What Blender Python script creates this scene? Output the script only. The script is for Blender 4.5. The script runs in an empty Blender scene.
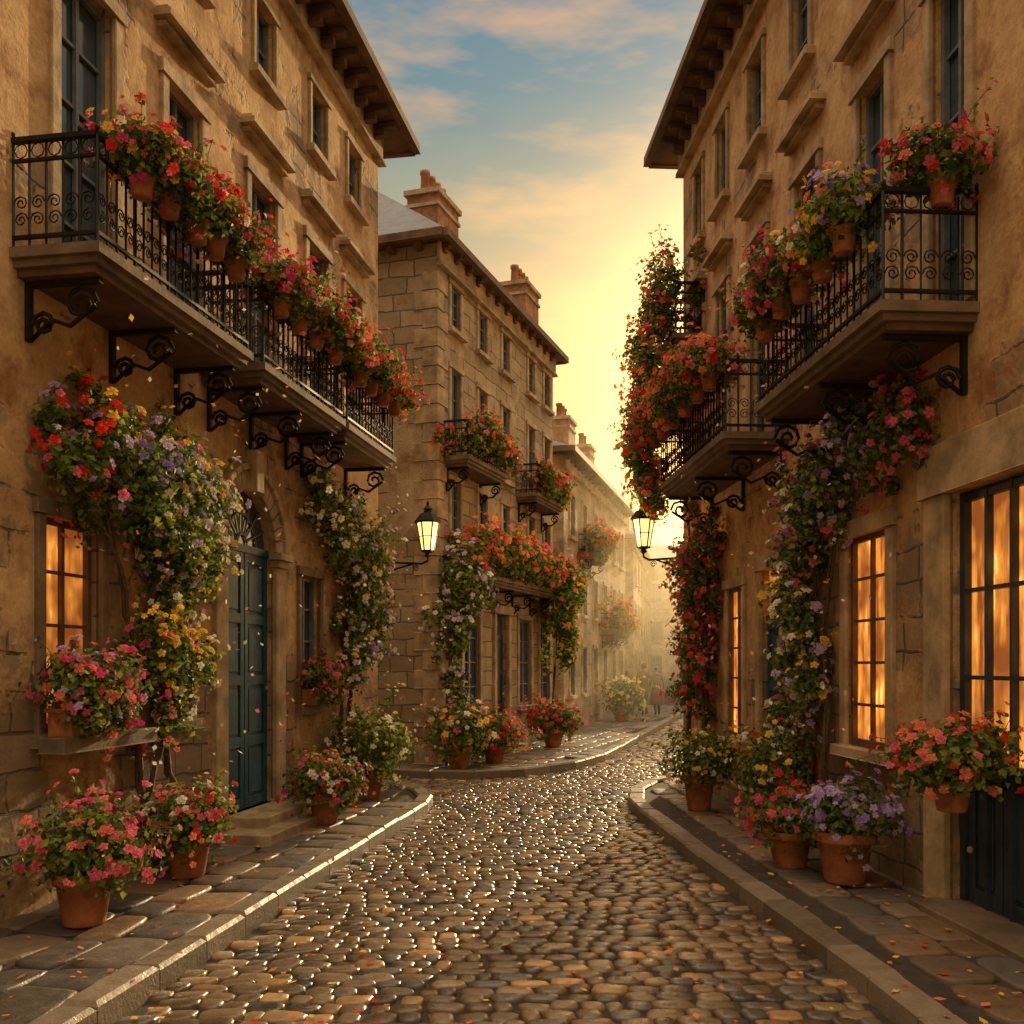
import bpy, math, random
import numpy as np
from mathutils import Vector, noise as mnoise
random.seed(11); rng=np.random.default_rng(11)
S=bpy.context.scene
S.view_settings.view_transform='Standard'; S.view_settings.look='None'; S.view_settings.exposure=0
R=random.uniform
# ------------------------------------------------------------------ materials
def node(t,typ,ins=None,**props):
    n=t.nodes.new(typ)
    for k,v in props.items(): setattr(n,k,v)
    for k,v in (ins or {}).items():
        s=n.inputs[k]
        if isinstance(v,bpy.types.NodeSocket): t.links.new(v,s)
        else: s.default_value=v
    return n
def c4(c): return (c[0],c[1],c[2],1)
def newmat(name):
    m=bpy.data.materials.new(name); m.use_nodes=True
    t=m.node_tree; return m,t,t.nodes['Principled BSDF']
def mix(t,f,a,b,bt='MIX'):
    return node(t,'ShaderNodeMixRGB',{0:f,1:a,2:b},blend_type=bt).outputs[0]
def ramp(t,f,p0,p1):
    return node(t,'ShaderNodeMapRange',{0:f,1:p0,2:p1,3:0.0,4:1.0}).outputs[0]
def loc(t): return node(t,'ShaderNodeAttribute',attribute_name='loc').outputs['Vector']
def noi(t,v,sc,det=4,rough=.6):
    return node(t,'ShaderNodeTexNoise',{'Vector':v,'Scale':sc,'Detail':det,'Roughness':rough}).outputs[0]
def simple(name,c,rough=.7,var=.35,sc=6,metal=0,bump=.3,c2=None,spec=.5):
    m,t,b=newmat(name); v=loc(t)
    n=noi(t,v,sc,4); n2=noi(t,v,sc*7,2)
    cc2=c2 or tuple(x*(1-var) for x in c); cc1=tuple(min(1,x*(1+var*.6)) for x in c)
    col=mix(t,ramp(t,n,.35,.65),c4(cc1),c4(cc2))
    col=mix(t,.35,col,mix(t,n2,(0.3,0.3,0.3,1),(1.2,1.2,1.2,1)),'MULTIPLY')
    t.links.new(col,b.inputs['Base Color']); b.inputs['Roughness'].default_value=rough
    b.inputs['Metallic'].default_value=metal; b.inputs['Specular IOR Level'].default_value=spec
    bp=node(t,'ShaderNodeBump',{'Height':n2,'Strength':bump,'Distance':.01})
    t.links.new(bp.outputs[0],b.inputs['Normal']); return m
def wallmat(name,p1,p2,st1,st2,mortar,thr=.5,bw=.55,bh=.27,lowstone=0.0,msize=.014,grime=2.8):
    m,t,b=newmat(name); v=loc(t)
    sep=node(t,'ShaderNodeSeparateXYZ',{0:v})
    xy=node(t,'ShaderNodeMath',{0:sep.outputs[0],1:sep.outputs[1]},operation='ADD').outputs[0]
    cv=node(t,'ShaderNodeCombineXYZ',{0:xy,1:sep.outputs[2]}).outputs[0]
    dn=node(t,'ShaderNodeTexNoise',{'Vector':v,'Scale':2.2,'Detail':2}).outputs[1]
    dv=node(t,'ShaderNodeVectorMath',{0:dn,1:(.5,.5,.5)},operation='SUBTRACT').outputs[0]
    dv=node(t,'ShaderNodeVectorMath',{0:dv,1:(.16,.12,0)},operation='MULTIPLY').outputs[0]
    cv=node(t,'ShaderNodeVectorMath',{0:cv,1:dv},operation='ADD').outputs[0]
    br=node(t,'ShaderNodeTexBrick',{'Vector':cv,'Color1':c4(st1),'Color2':c4(st2),'Mortar':c4(mortar),'Scale':1.0,'Mortar Size':msize,'Mortar Smooth':.5,'Bias':0.0,'Brick Width':bw,'Row Height':bh},offset=.45,squash=.8,squash_frequency=3)
    big=noi(t,v,.85,5,.7); mid=noi(t,v,3.4,5,.72); fine=noi(t,v,26,3,.7); drt=noi(t,v,1.5,5,.75)
    zz=node(t,'ShaderNodeMapRange',{0:sep.outputs[2],1:1.0,2:4.5,3:lowstone,4:0.0}).outputs[0]
    bz=node(t,'ShaderNodeMath',{0:big,1:zz},operation='SUBTRACT').outputs[0]
    mask=ramp(t,bz,thr-.03,thr+.03)   # 1 = plaster
    pl=mix(t,ramp(t,mid,.4,.6),c4(p1),c4(p2))
    pl=mix(t,ramp(t,drt,.5,.64),pl,c4((p2[0]*.62,p2[1]*.47,p2[2]*.4)))
    pl=mix(t,ramp(t,drt,.44,.34),pl,c4((p1[0]*1.1,p1[1]*1.14,p1[2]*1.3)))
    stc=mix(t,.6,br.outputs[0],mix(t,mid,(.3,.27,.25,1),(1.45,1.4,1.35,1)),'MULTIPLY')
    col=mix(t,mask,stc,pl)
    col=mix(t,.5,col,mix(t,fine,(.4,.4,.4,1),(1.45,1.45,1.45,1)),'MULTIPLY')
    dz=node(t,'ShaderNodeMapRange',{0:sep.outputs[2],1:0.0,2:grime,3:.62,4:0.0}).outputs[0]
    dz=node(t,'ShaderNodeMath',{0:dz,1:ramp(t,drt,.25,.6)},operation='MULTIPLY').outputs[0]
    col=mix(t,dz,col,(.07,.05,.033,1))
    t.links.new(col,b.inputs['Base Color']); b.inputs['Roughness'].default_value=.9
    inv=node(t,'ShaderNodeMath',{0:1.0,1:br.outputs[1]},operation='SUBTRACT').outputs[0]
    h=mix(t,mask,inv,(1.25,1.25,1.25,1))
    h2=mix(t,.6,h,mid,'ADD'); h3=mix(t,.18,h2,fine,'ADD')
    bp=node(t,'ShaderNodeBump',{'Height':h3,'Strength':.75,'Distance':.03})
    t.links.new(bp.outputs[0],b.inputs['Normal']); return m
def colmat(name,rough=.6,bump=.4,spec=.5):
    m,t,b=newmat(name); v=loc(t)
    a=node(t,'ShaderNodeAttribute',attribute_name='Col').outputs[0]
    n=noi(t,v,9,4); n2=noi(t,v,45,2)
    col=mix(t,.6,a,mix(t,n,(.4,.4,.4,1),(1.5,1.5,1.5,1)),'MULTIPLY')
    col=mix(t,.4,col,mix(t,n2,(.5,.5,.5,1),(1.4,1.4,1.4,1)),'MULTIPLY')
    t.links.new(col,b.inputs['Base Color'])
    t.links.new(node(t,'ShaderNodeMapRange',{0:n,1:.3,2:.7,3:rough-.1,4:rough+.2}).outputs[0],b.inputs['Roughness'])
    b.inputs['Specular IOR Level'].default_value=spec
    bp=node(t,'ShaderNodeBump',{'Height':mix(t,.5,n,n2),'Strength':bump,'Distance':.012})
    t.links.new(bp.outputs[0],b.inputs['Normal']); return m
def thin(name,c,tr=.35,rough=.55):
    m,t,b=newmat(name)
    b.inputs['Base Color'].default_value=c4(c); b.inputs['Roughness'].default_value=rough
    b.inputs['Specular IOR Level'].default_value=.25
    tl=node(t,'ShaderNodeBsdfTranslucent',{'Color':c4(c)})
    mx=node(t,'ShaderNodeMixShader',{0:tr,1:b.outputs[0],2:tl.outputs[0]})
    t.links.new(mx.outputs[0],t.nodes['Material Output'].inputs[0]); return m
def litglass(name,st=1.6):
    m,t,b=newmat(name); v=loc(t)
    vs=node(t,'ShaderNodeVectorMath',{0:v,1:(7,1,1.1)},operation='MULTIPLY').outputs[0]
    n=noi(t,vs,1.4,4,.6); n2=noi(t,v,2.6,2)
    f=node(t,'ShaderNodeMath',{0:ramp(t,n,.34,.64),1:ramp(t,n2,.38,.60)},operation='MULTIPLY').outputs[0]
    col=mix(t,f,(.20,.05,.009,1),(1.0,.34,.045,1))
    col=mix(t,ramp(t,f,.72,1.0),col,(1.35,.60,.14,1))
    b.inputs['Base Color'].default_value=(.08,.04,.02,1); b.inputs['Roughness'].default_value=.12
    t.links.new(col,b.inputs['Emission Color']); b.inputs['Emission Strength'].default_value=st
    return m
def glass(name):
    m,t,b=newmat(name); v=loc(t); n=noi(t,v,2.2,3)
    t.links.new(mix(t,n,(.012,.022,.034,1),(.07,.11,.15,1)),b.inputs['Base Color'])
    b.inputs['Roughness'].default_value=.1; b.inputs['Specular IOR Level'].default_value=.9
    bp=node(t,'ShaderNodeBump',{'Height':n,'Strength':.15,'Distance':.02}); t.links.new(bp.outputs[0],b.inputs['Normal']); return m
WALL_L=wallmat('plaster_and_stone',(.66,.44,.215),(.50,.30,.135),(.42,.30,.175),(.27,.195,.12),(.15,.11,.075),.44,.55,.27,.05)
WALL_R=wallmat('ochre_plaster',(.66,.43,.215),(.50,.295,.135),(.42,.29,.165),(.27,.19,.12),(.14,.105,.07),.43,.55,.27,.06)
WALL_M=wallmat('ashlar_stone',(.52,.41,.26),(.41,.31,.19),(.50,.39,.25),(.33,.26,.17),(.17,.135,.10),.56,.56,.28,.1)
WALL_T=wallmat('pale_ashlar',(.60,.46,.28),(.48,.35,.2),(.5,.39,.25),(.36,.28,.18),(.24,.19,.13),.5,.6,.3)
TRIM=simple('weathered_limestone',(.48,.355,.21),.85,.45,3,bump=.6)
TRIMD=simple('dark_limestone',(.21,.15,.095),.85,.4,3,bump=.5)
SLATE=simple('roof_slate',(.10,.13,.17),.55,.4,5)
TILE=simple('chimney_brick',(.38,.17,.09),.85,.4,7)
WOOD=simple('aged_wood',(.15,.085,.045),.7,.4,5)
WOODB=simple('painted_shop_wood',(.025,.045,.065),.45,.4,5)
DOORB=simple('blue_door_paint',(.014,.085,.14),.5,.35,6,bump=.2,spec=.3)
FRAME=simple('window_frame_paint',(.15,.18,.195),.5,.3,8)
IRON=simple('wrought_iron',(.02,.018,.017),.6,.3,12,.1,spec=.25)
TERRA=simple('terracotta',(.47,.175,.075),.8,.4,7)
SOIL=simple('soil',(.03,.02,.013),.95,.4,20)
BARK=simple('vine_bark',(.12,.08,.05),.9,.4,20)
GLASS=glass('window_glass'); LIT=litglass('lamplit_window',1.15); LITB=litglass('lamplit_shop_window',1.5)
LEAVES=[thin('leaf_deep',(.045,.09,.02)),thin('leaf_mid',(.10,.175,.03)),thin('leaf_olive',(.21,.265,.04),.4),thin('leaf_bright',(.34,.37,.06),.45)]
PC={'red':(.72,.04,.03),'pink':(.82,.17,.26),'coral':(.85,.25,.14),'mag':(.64,.06,.22),'white':(.88,.84,.72),'yel':(.92,.62,.09),'pur':(.36,.23,.66),'lil':(.56,.45,.80),'ora':(.88,.32,.06)}
PET={k:thin('petal_'+k,v,.3,.6) for k,v in PC.items()}
COB=colmat('cobblestone',.30,bump=.55,spec=.6); FLAG=colmat('flagstone',.48,bump=.7)
MORT=simple('road_joint',(.05,.038,.027),.9,.4,9)
# ------------------------------------------------------------------ mesh builder
class MB:
    def __init__(s,mats): s.v=[];s.l=[];s.f=[];s.m=[];s.n=0;s.mats=mats;s.col=[];s.hascol=False;s.sm=[]
    def mi(s,mat):
        if mat not in s.mats: s.mats.append(mat)
        return s.mats.index(mat)
    def add(s,v,f,mat,l=None,col=None,smooth=False):
        v=np.asarray(v,float).reshape(-1,3); k=s.mi(mat)
        s.v.append(v); s.l.append(v if l is None else np.asarray(l,float).reshape(-1,3))
        if isinstance(f,np.ndarray): ff=(f+s.n).tolist()
        else: ff=[[i+s.n for i in q] for q in f]
        s.f+=ff; s.m+=[k]*len(ff); s.sm+=[smooth]*len(ff)
        if col is not None: s.hascol=True
        s.col.append(np.tile(np.array(col if col is not None else (1,1,1)),(len(v),1)))
        s.n+=len(v)
    def obj(s,name,origin=(0,0,0),parent=None,bevel=0):
        o=Vector(origin); V=np.concatenate(s.v); L=np.concatenate(s.l)
        me=bpy.data.meshes.new(name); me.from_pydata((V-np.array(o)).tolist(),[],s.f)
        for m in s.mats: me.materials.append(m)
        me.polygons.foreach_set('material_index',s.m); me.polygons.foreach_set('use_smooth',s.sm)
        a=me.attributes.new('loc','FLOAT_VECTOR','POINT'); a.data.foreach_set('vector',L.ravel())
        if s.hascol:
            C=np.concatenate(s.col); C=np.hstack([C,np.ones((len(C),1))])
            a=me.attributes.new('Col','FLOAT_COLOR','POINT'); a.data.foreach_set('color',C.ravel())
        me.update(); ob=bpy.data.objects.new(name,me); S.collection.objects.link(ob)
        if parent: ob.parent=parent
        else: ob.location=o
        if bevel:
            b=ob.modifiers.new('Bevel','BEVEL'); b.width=bevel; b.segments=1; b.limit_method='ANGLE'
        return ob
def empty(name,loc):
    e=bpy.data.objects.new(name,None); e.location=loc; e.empty_display_size=.3; S.collection.objects.link(e); return e
class Fr:
    def __init__(s,O,d,side):
        s.O=np.array(O,float); s.d=np.array(d,float); L=np.linalg.norm(s.d)
        s.n=np.array((s.d[1],-s.d[0]))/L*side; s.k=L
    def __call__(s,a,o,z):
        p=s.O+s.d*a+s.n*o; return (p[0],p[1],z)
BF=[[0,1,2,3],[4,5,6,7],[0,1,5,4],[1,2,6,5],[2,3,7,6],[3,0,4,7]]
def box(mb,fr,a0,a1,o0,o1,z0,z1,mat):
    l=[(a0,o0,z0),(a1,o0,z0),(a1,o1,z0),(a0,o1,z0),(a0,o0,z1),(a1,o0,z1),(a1,o1,z1),(a0,o1,z1)]
    mb.add([fr(*p) for p in l],BF,mat,l)
def poly(mb,fr,pts,mat): mb.add([fr(*p) for p in pts],[list(range(len(pts)))],mat,pts)
def tube(mb,pts,r,mat,sides=5):
    P=np.array(pts,float); n=len(P); T=np.gradient(P,axis=0); T/=np.linalg.norm(T,axis=1)[:,None]+1e-9
    rr=np.broadcast_to(np.asarray(r,float),(n,))
    ref=np.array((.3,.2,1.0)) if abs(T[:,2]).mean()<.8 else np.array((1,.3,.1))
    A=np.cross(T,ref); A/=np.linalg.norm(A,axis=1)[:,None]+1e-9; B=np.cross(T,A)
    th=np.arange(sides)*2*math.pi/sides
    V=P[:,None,:]+rr[:,None,None]*(A[:,None,:]*np.cos(th)[None,:,None]+B[:,None,:]*np.sin(th)[None,:,None])
    F=[]
    for i in range(n-1):
        for j in range(sides):
            F.append([i*sides+j,i*sides+(j+1)%sides,(i+1)*sides+(j+1)%sides,(i+1)*sides+j])
    F.append(list(range(sides))); F.append([(n-1)*sides+j for j in range(sides)])
    mb.add(V.reshape(-1,3),F,mat,smooth=True)
def lathe(mb,c,prof,mat,seg=20,smooth=True,ph=0):
    V=[];F=[]
    for r,z in prof:
        for j in range(seg):
            t=2*math.pi*j/seg+ph; V.append((c[0]+r*math.cos(t),c[1]+r*math.sin(t),c[2]+z))
    for i in range(len(prof)-1):
        for j in range(seg): F.append([i*seg+j,i*seg+(j+1)%seg,(i+1)*seg+(j+1)%seg,(i+1)*seg+j])
    mb.add(V,F,mat,smooth=smooth)
# ------------------------------------------------------------------ plants
def nrm(a): return a/(np.linalg.norm(a,axis=1)[:,None]+1e-9)
def leaves(mb,P,Nn,size):
    n=len(P)
    if n==0: return
    T=nrm(np.cross(Nn,rng.normal(size=(n,3)))); B=np.cross(Nn,T); s=(size*rng.uniform(.55,1.4,n))[:,None]
    V=np.stack([P,P+T*s*.45+B*s*.38+Nn*s*.12,P+T*s-Nn*s*.15,P+T*s*.45-B*s*.38+Nn*s*.12],1)
    w=rng.random(n)
    for k,(lo,hi) in enumerate([(0,.22),(.22,.54),(.54,.82),(.82,1.01)]):
        q=(w>=lo)&(w<hi); m=q.sum()
        if m: mb.add(V[q].reshape(-1,3),np.arange(m*4).reshape(m,4),LEAVES[k])
def flowers(mb,P,Nn,size,cols):
    n=len(P)
    if n==0: return
    T=nrm(np.cross(Nn,rng.normal(size=(n,3)))); B=np.cross(Nn,T); s=(size*rng.uniform(.55,1.4,n))
    ci=rng.integers(0,len(cols),n)
    for k,c in enumerate(cols):
        q=ci==k; m=q.sum()
        if not m: continue
        p=P[q];t=T[q];b=B[q];nn=Nn[q];r=s[q][:,None]; VV=[]
        for lay,(sc,h,off) in enumerate([(1,.12,0),(.62,.38,.6)]):
            for j in range(5):
                a=j*2*math.pi/5+off
                D=lambda x,rad,hh: p+(t*math.cos(x)+b*math.sin(x))*r*rad*sc+nn*r*hh
                VV.append(np.stack([p+nn*r*h*.5,D(a-.52,.8,h+.1),D(a,1.05,h),D(a+.52,.8,h+.1)],1))
        V=np.concatenate(VV,0); mb.add(V.reshape(-1,3),np.arange(len(V)*4).reshape(-1,4),PET[c])
        if c in('white','yel','lil','pink'):
            pc=p+nn*r*.42; V=np.stack([pc+t*r*.2,pc+b*r*.2,pc-t*r*.2,pc-b*r*.2],1)
            mb.add(V.reshape(-1,3),np.arange(m*4).reshape(-1,4),PET['ora'] if c!='pink' else PET['mag'])
def clump(mb,c,rad,nl,nf,ls,fs,cols,sprig=5,lum=.85):
    c=np.array(c,float); rad=np.array(rad if hasattr(rad,'__len__') else (rad,)*3,float)
    d=nrm(rng.normal(size=(nl,3))); sd=Vector(c)*3
    lump=np.array([1+lum*mnoise.noise(Vector(x)*1.9+sd) for x in d])
    r=rng.uniform(.2,1.1,nl)**.5*lump
    P=c+d*rad*r[:,None]
    leaves(mb,P,nrm(d+rng.normal(size=(nl,3))*.6+np.array((0,0,.35))),ls)
    if nf and cols:
        d=nrm(rng.normal(size=(nf*2,3))+np.array((0,0,.25))); d=d[d[:,2]>-.6][:nf]
        keep=np.array([mnoise.noise(Vector(x)*2.3+sd*1.7)>-.15 for x in d]); d=d[keep]
        if len(d):
            lump=np.array([1+lum*mnoise.noise(Vector(x)*1.9+sd) for x in d])
            P=c+d*rad*(rng.uniform(.9,1.2,len(d))*lump)[:,None]
            flowers(mb,P,nrm(d+rng.normal(size=(len(d),3))*.45+np.array((0,-.25,.2))),fs,cols)
    for _ in range(sprig):
        dd=nrm(rng.normal(size=(1,3))+np.array((0,0,.3)))[0]
        a=c+dd*rad*.7; e=c+dd*rad*R(1.15,1.9)+np.array((0,0,R(-.1,.12)))
        mm=(a+e)/2+np.array((0,0,.04)); tube(mb,[a,mm,e],.003,LEAVES[1],3)
        k=10; tt=rng.uniform(.2,1,k)[:,None]; P=a+(e-a)*tt+rng.normal(size=(k,3))*.018
        leaves(mb,P,nrm(rng.normal(size=(k,3))+dd),ls*.8)
        if cols: flowers(mb,np.array([e,e+rng.normal(size=3)*.05]),nrm(np.array([dd+(0,-.4,.2)]*2)),fs*.8,cols)
POTP=[(0.01,0),(.62,0),(.66,.04),(.86,.78),(.98,.79),(1.0,.84),(1.0,.97),(.97,1),(.88,1),(.86,.9)]
def pot(mb,c,r,h):
    lathe(mb,c,[(a*r,b*h) for a,b in POTP],TERRA); lathe(mb,c,[(.87*r,.9*h),(.02,.93*h)],SOIL)
def plant_pot(name,c,pr,ph,fr_,cols,fs=.035,ls=.055,dens=1,tall=1,nf=None):
    mb=MB([]); pot(mb,c,pr,ph)
    R3=(fr_,fr_,fr_*.72*tall); cc=(c[0],c[1],c[2]+ph+R3[2]*.55)
    n=int(1250*dens*(fr_/.35)**2*(.055/ls)**2*.9)
    clump(mb,cc,R3,n,int((nf if nf is not None else 150)*(fr_/.35)**2*dens),ls,fs,cols,12,.7)
    for k in range(3):
        t=R(0,6.28); c2=(cc[0]+math.cos(t)*fr_*.6,cc[1]+math.sin(t)*fr_*.6,cc[2]+R(-.3,.3)*fr_)
        clump(mb,c2,fr_*.5,n//5,int(18*dens),ls,fs,cols,3)
    return mb.obj(name,c)
# ------------------------------------------------------------------ facade parts
def wallgrid(mb,fr,a0,a1,z0,z1,ops,mat,depth=.22):
    A=sorted({a0,a1,*[x for o in ops for x in o[:2] if a0<x<a1]}); Z=sorted({z0,z1,*[x for o in ops for x in o[2:4] if z0<x<z1]})
    for i in range(len(A)-1):
        for j in range(len(Z)-1):
            ca=(A[i]+A[i+1])/2; cz=(Z[j]+Z[j+1])/2
            if any(o[0]<ca<o[1] and o[2]<cz<o[3] for o in ops): continue
            poly(mb,fr,[(A[i],0,Z[j]),(A[i+1],0,Z[j]),(A[i+1],0,Z[j+1]),(A[i],0,Z[j+1])],mat)
    for o in ops:
        a,b,c,d=o[:4]
        for q in ([(a,0,c),(a,-depth,c),(a,-depth,d),(a,0,d)],[(b,0,c),(b,-depth,c),(b,-depth,d),(b,0,d)],[(a,0,c),(b,0,c),(b,-depth,c),(a,-depth,c)],[(a,0,d),(b,0,d),(b,-depth,d),(a,-depth,d)]):
            poly(mb,fr,q,mat)
def window(mw,mt,fr,a0,a1,z0,z1,g,fm,nh=3,surr=.12,hood=False,sill=True,trim=None,nv=1,D=-.11):
    trim=trim or TRIM; fw=.045
    poly(mw,fr,[(a0,D,z0),(a1,D,z0),(a1,D,z1),(a0,D,z1)],g)
    box(mw,fr,a0,a0+fw,D+.005,D+.05,z0,z1,fm); box(mw,fr,a1-fw,a1,D+.005,D+.05,z0,z1,fm)
    box(mw,fr,a0+fw,a1-fw,D+.006,D+.048,z1-fw,z1,fm); box(mw,fr,a0+fw,a1-fw,D+.006,D+.048,z0,z0+fw*1.4,fm)
    for k in range(nv):
        am=a0+(a1-a0)*(k+1)/(nv+1); box(mw,fr,am-.018,am+.018,D+.007,D+.04,z0+fw,z1-fw,fm)
    for k in range(nh):
        zz=z0+(z1-z0)*(k+1)/(nh+1); box(mw,fr,a0+fw,a1-fw,D+.008,D+.03,zz-.012,zz+.012,fm)
    if surr:
        s=surr; box(mt,fr,a0-s,a0,-.03,.035,z0,z1,trim); box(mt,fr,a1,a1+s,-.03,.035,z0,z1,trim)
        box(mt,fr,a0-s-.02,a1+s+.02,-.03,.045,z1+.001,z1+s*1.15,trim)
    if sill: box(mt,fr,a0-surr-.05,a1+surr+.05,-.1,.10,z0-.09,z0-.001,trim)
    if hood:
        s=surr; zt=z1+.36
        box(mt,fr,a0-s-.04,a1+s+.04,-.02,.08,zt,zt+.06,trim); box(mt,fr,a0-s-.09,a1+s+.09,-.02,.15,zt+.061,zt+.13,trim)
        box(mt,fr,a0-s-.06,a1+s+.06,-.02,.11,zt+.131,zt+.17,trim)
def roof(mb,fr,a0,a1,dep,z,ov,h,mat):
    A0,A1,o0,o1=a0-ov,a1+ov,ov,-dep-ov; w=(o0-o1)/2; om=(o0+o1)/2; rz=z+h
    ra0,ra1=A0+min(w,(A1-A0)*.4),A1-min(w,(A1-A0)*.4)
    poly(mb,fr,[(A0,o0,z),(A1,o0,z),(ra1,om,rz),(ra0,om,rz)],mat); poly(mb,fr,[(A0,o1,z),(A1,o1,z),(ra1,om,rz),(ra0,om,rz)],mat)
    poly(mb,fr,[(A0,o0,z),(A0,o1,z),(ra0,om,rz)],mat); poly(mb,fr,[(A1,o0,z),(A1,o1,z),(ra1,om,rz)],mat)
def eaves(mt,fr,a0,a1,dep,z,ov,wood,step=.42,bz=.2):
    box(mt,fr,a0-ov,a1+ov,-dep-ov,ov,z+.001,z+.07,wood)
    box(mt,fr,a0-ov-.05,a1+ov+.05,ov,ov+.09,z-.03,z+.11,wood)
    for A in((a0-ov-.09,a0-ov),(a1+ov,a1+ov+.09)): box(mt,fr,A[0],A[1],-dep-ov,ov-.001,z-.03,z+.11,wood)
    box(mt,fr,a0-.03,a1+.03,0.002,.07,z-.34,z-.001,TRIM); box(mt,fr,a0-.04,a1+.04,0.002,.11,z-.4,z-.341,TRIM)
    a=a0+.1
    while a<a1:
        box(mt,fr,a-.05,a+.05,.071,ov*.9,z-.09,z,wood); box(mt,fr,a-.045,a+.045,.071,ov*.55,z-bz,z-.091,wood); a+=step
    o=-.3
    while o>-dep:
        for s in((a1+.002,a1+ov*.9),(a0-ov*.9,a0-.002)): box(mt,fr,s[0],s[1],o-.05,o+.05,z-.12,z,wood)
        o-=step
def chimney(mb,fr,a,o,w,d,z0,z1,np_=3):
    box(mb,fr,a-w/2,a+w/2,o-d/2,o+d/2,z0,z1,TILE); box(mb,fr,a-w/2-.05,a+w/2+.05,o-d/2-.05,o+d/2+.05,z1+.001,z1+.09,TRIM)
    box(mb,fr,a-w/2-.03,a+w/2+.03,o-d/2-.03,o+d/2+.03,z1-.22,z1-.16,TRIM)
    for k in range(np_):
        aa=a-w/2+w*(k+.5)/np_; lathe(mb,fr(aa,o,z1+.09),[(.09,0),(.075,.3),(.095,.32),(.095,.38),(.06,.38)],TILE,12)
def scroll(fr,a,o,z,s,ax,flip=1,turn=1.6,n=14):
    pts=[]
    for i in range(n):
        t=i/(n-1); th=t*turn*2*math.pi; r=s*(1-.8*t)
        x=math.cos(th)*r*flip; y=math.sin(th)*r
        pts.append(fr(a+x,o,z+y) if ax=='a' else fr(a,o+x,z+y))
    return pts
def railrun(mb,P0,P1,z0,z1,detail=1,step=.115):
    P0=np.array(P0[:2]);P1=np.array(P1[:2]); L=np.linalg.norm(P1-P0); f=Fr(P0,(P1-P0)/L,1)
    box(mb,f,0,L,-.022,.022,z1-.02,z1+.012,IRON); box(mb,f,0,L,-.012,.012,z0+.06,z0+.085,IRON); box(mb,f,0,L,-.012,.012,z1-.15,z1-.13,IRON)
    n=max(1,int(L/step))
    for i in range(n+1):
        a=L*i/n; tube(mb,[f(a,0,z0),f(a,0,z1-.01)],.0085 if i%4 else .013,IRON,4)
        if i<n and detail:
            am=a+L/n/2; s=L/n*.42
            tube(mb,scroll(f,am,0,z0+.30,s,'a',1 if i%2 else -1),.006,IRON,3)
            tube(mb,scroll(f,am,0,z0+.19,s,'a',-1 if i%2 else 1),.006,IRON,3)
            th=np.linspace(0,2*math.pi,9); tube(mb,[f(am+math.cos(x)*s*.9,0,z1-.075+math.sin(x)*s*.9) for x in th],.005,IRON,3)
        if i%4==0: lathe(mb,f(a,0,z1+.012),[(.006,0),(.018,.02),(.018,.035),(.001,.05)],IRON,6)
def balcony(fr,a0,a1,out,zt,rh,parent,org,name='balcony',detail=1,th=.17,sp=1.0):
    mb=MB([])
    box(mb,fr,a0,a1,.002,out,zt-.07,zt,TRIMD); box(mb,fr,a0+.04,a1-.04,.002,out-.04,zt-.12,zt-.071,TRIMD); box(mb,fr,a0+.08,a1-.08,.002,out-.08,zt-th,zt-.121,WOOD)
    n=max(2,int((a1-a0)/sp)+1)
    for i in range(n):
        a=a0+.18+(a1-a0-.36)*i/(n-1); s=out*.19
        zb=zt-th
        box(mb,fr,a-.025,a+.025,.002,out*.85,zb-.035,zb-.001,IRON); box(mb,fr,a-.025,a+.025,.002,.035,zb-.4,zb-.036,IRON)
        rr=.017
        tube(mb,scroll(fr,a,out*.62,zb-.04-s,s,'o',1),rr,IRON,5)
        tube(mb,scroll(fr,a,.04+s*.7,zb-.2-s*.7,s*.7,'o',-1),rr,IRON,5)
        tube(mb,[fr(a,out*.62+s*.9,zb-.06-s),fr(a,out*.5,zb-.1-s*1.7),fr(a,out*.3,zb-.26),fr(a,.04,zb-.39)],rr,IRON,5)
    e=.04
    railrun(mb,fr(a0+e,out-e,0),fr(a1-e,out-e,0),zt,zt+rh,detail)
    railrun(mb,fr(a0+e,0,0),fr(a0+e,out-e,0),zt,zt+rh,detail); railrun(mb,fr(a1-e,0,0),fr(a1-e,out-e,0),zt,zt+rh,detail)
    return mb.obj(name,org,parent)
def shell(mw,fr,a0,a1,dep,zt,mat):
    for q in ([(a0,0,0),(a0,-dep,0),(a0,-dep,zt),(a0,0,zt)],[(a1,0,0),(a1,-dep,0),(a1,-dep,zt),(a1,0,zt)],[(a0,-dep,0),(a1,-dep,0),(a1,-dep,zt),(a0,-dep,zt)],[(a0,0,zt),(a1,0,zt),(a1,-dep,zt),(a0,-dep,zt)]):
        poly(mw,fr,q,mat)
def paneldoor(mb,fr,a0,a1,z0,z1,mat,D=-.15,leaves_=1,rows=3):
    box(mb,fr,a0,a1,D-.05,D,z0,z1,mat); w=(a1-a0)/leaves_
    for k in range(leaves_):
        b0=a0+k*w
        box(mb,fr,b0+.01,b0+.09,D,D+.02,z0,z1,mat); box(mb,fr,b0+w-.09,b0+w-.01,D,D+.02,z0,z1,mat)
        for j in range(rows+1):
            zz=z0+(z1-z0-.1)*j/rows; box(mb,fr,b0+.09,b0+w-.09,D,D+.02,zz,zz+.1,mat)
        for j in range(rows):
            za=z0+(z1-z0-.1)*j/rows+.14; zb=z0+(z1-z0-.1)*(j+1)/rows-.04
            box(mb,fr,b0+.13,b0+w-.13,D,D+.012,za,zb,mat)
    lathe(mb,fr(a1-.09,D+.05,(z0+z1)/2-.1),[(.001,-.025),(.022,-.015),(.022,.015),(.001,.025)],TRIM,8)
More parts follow.
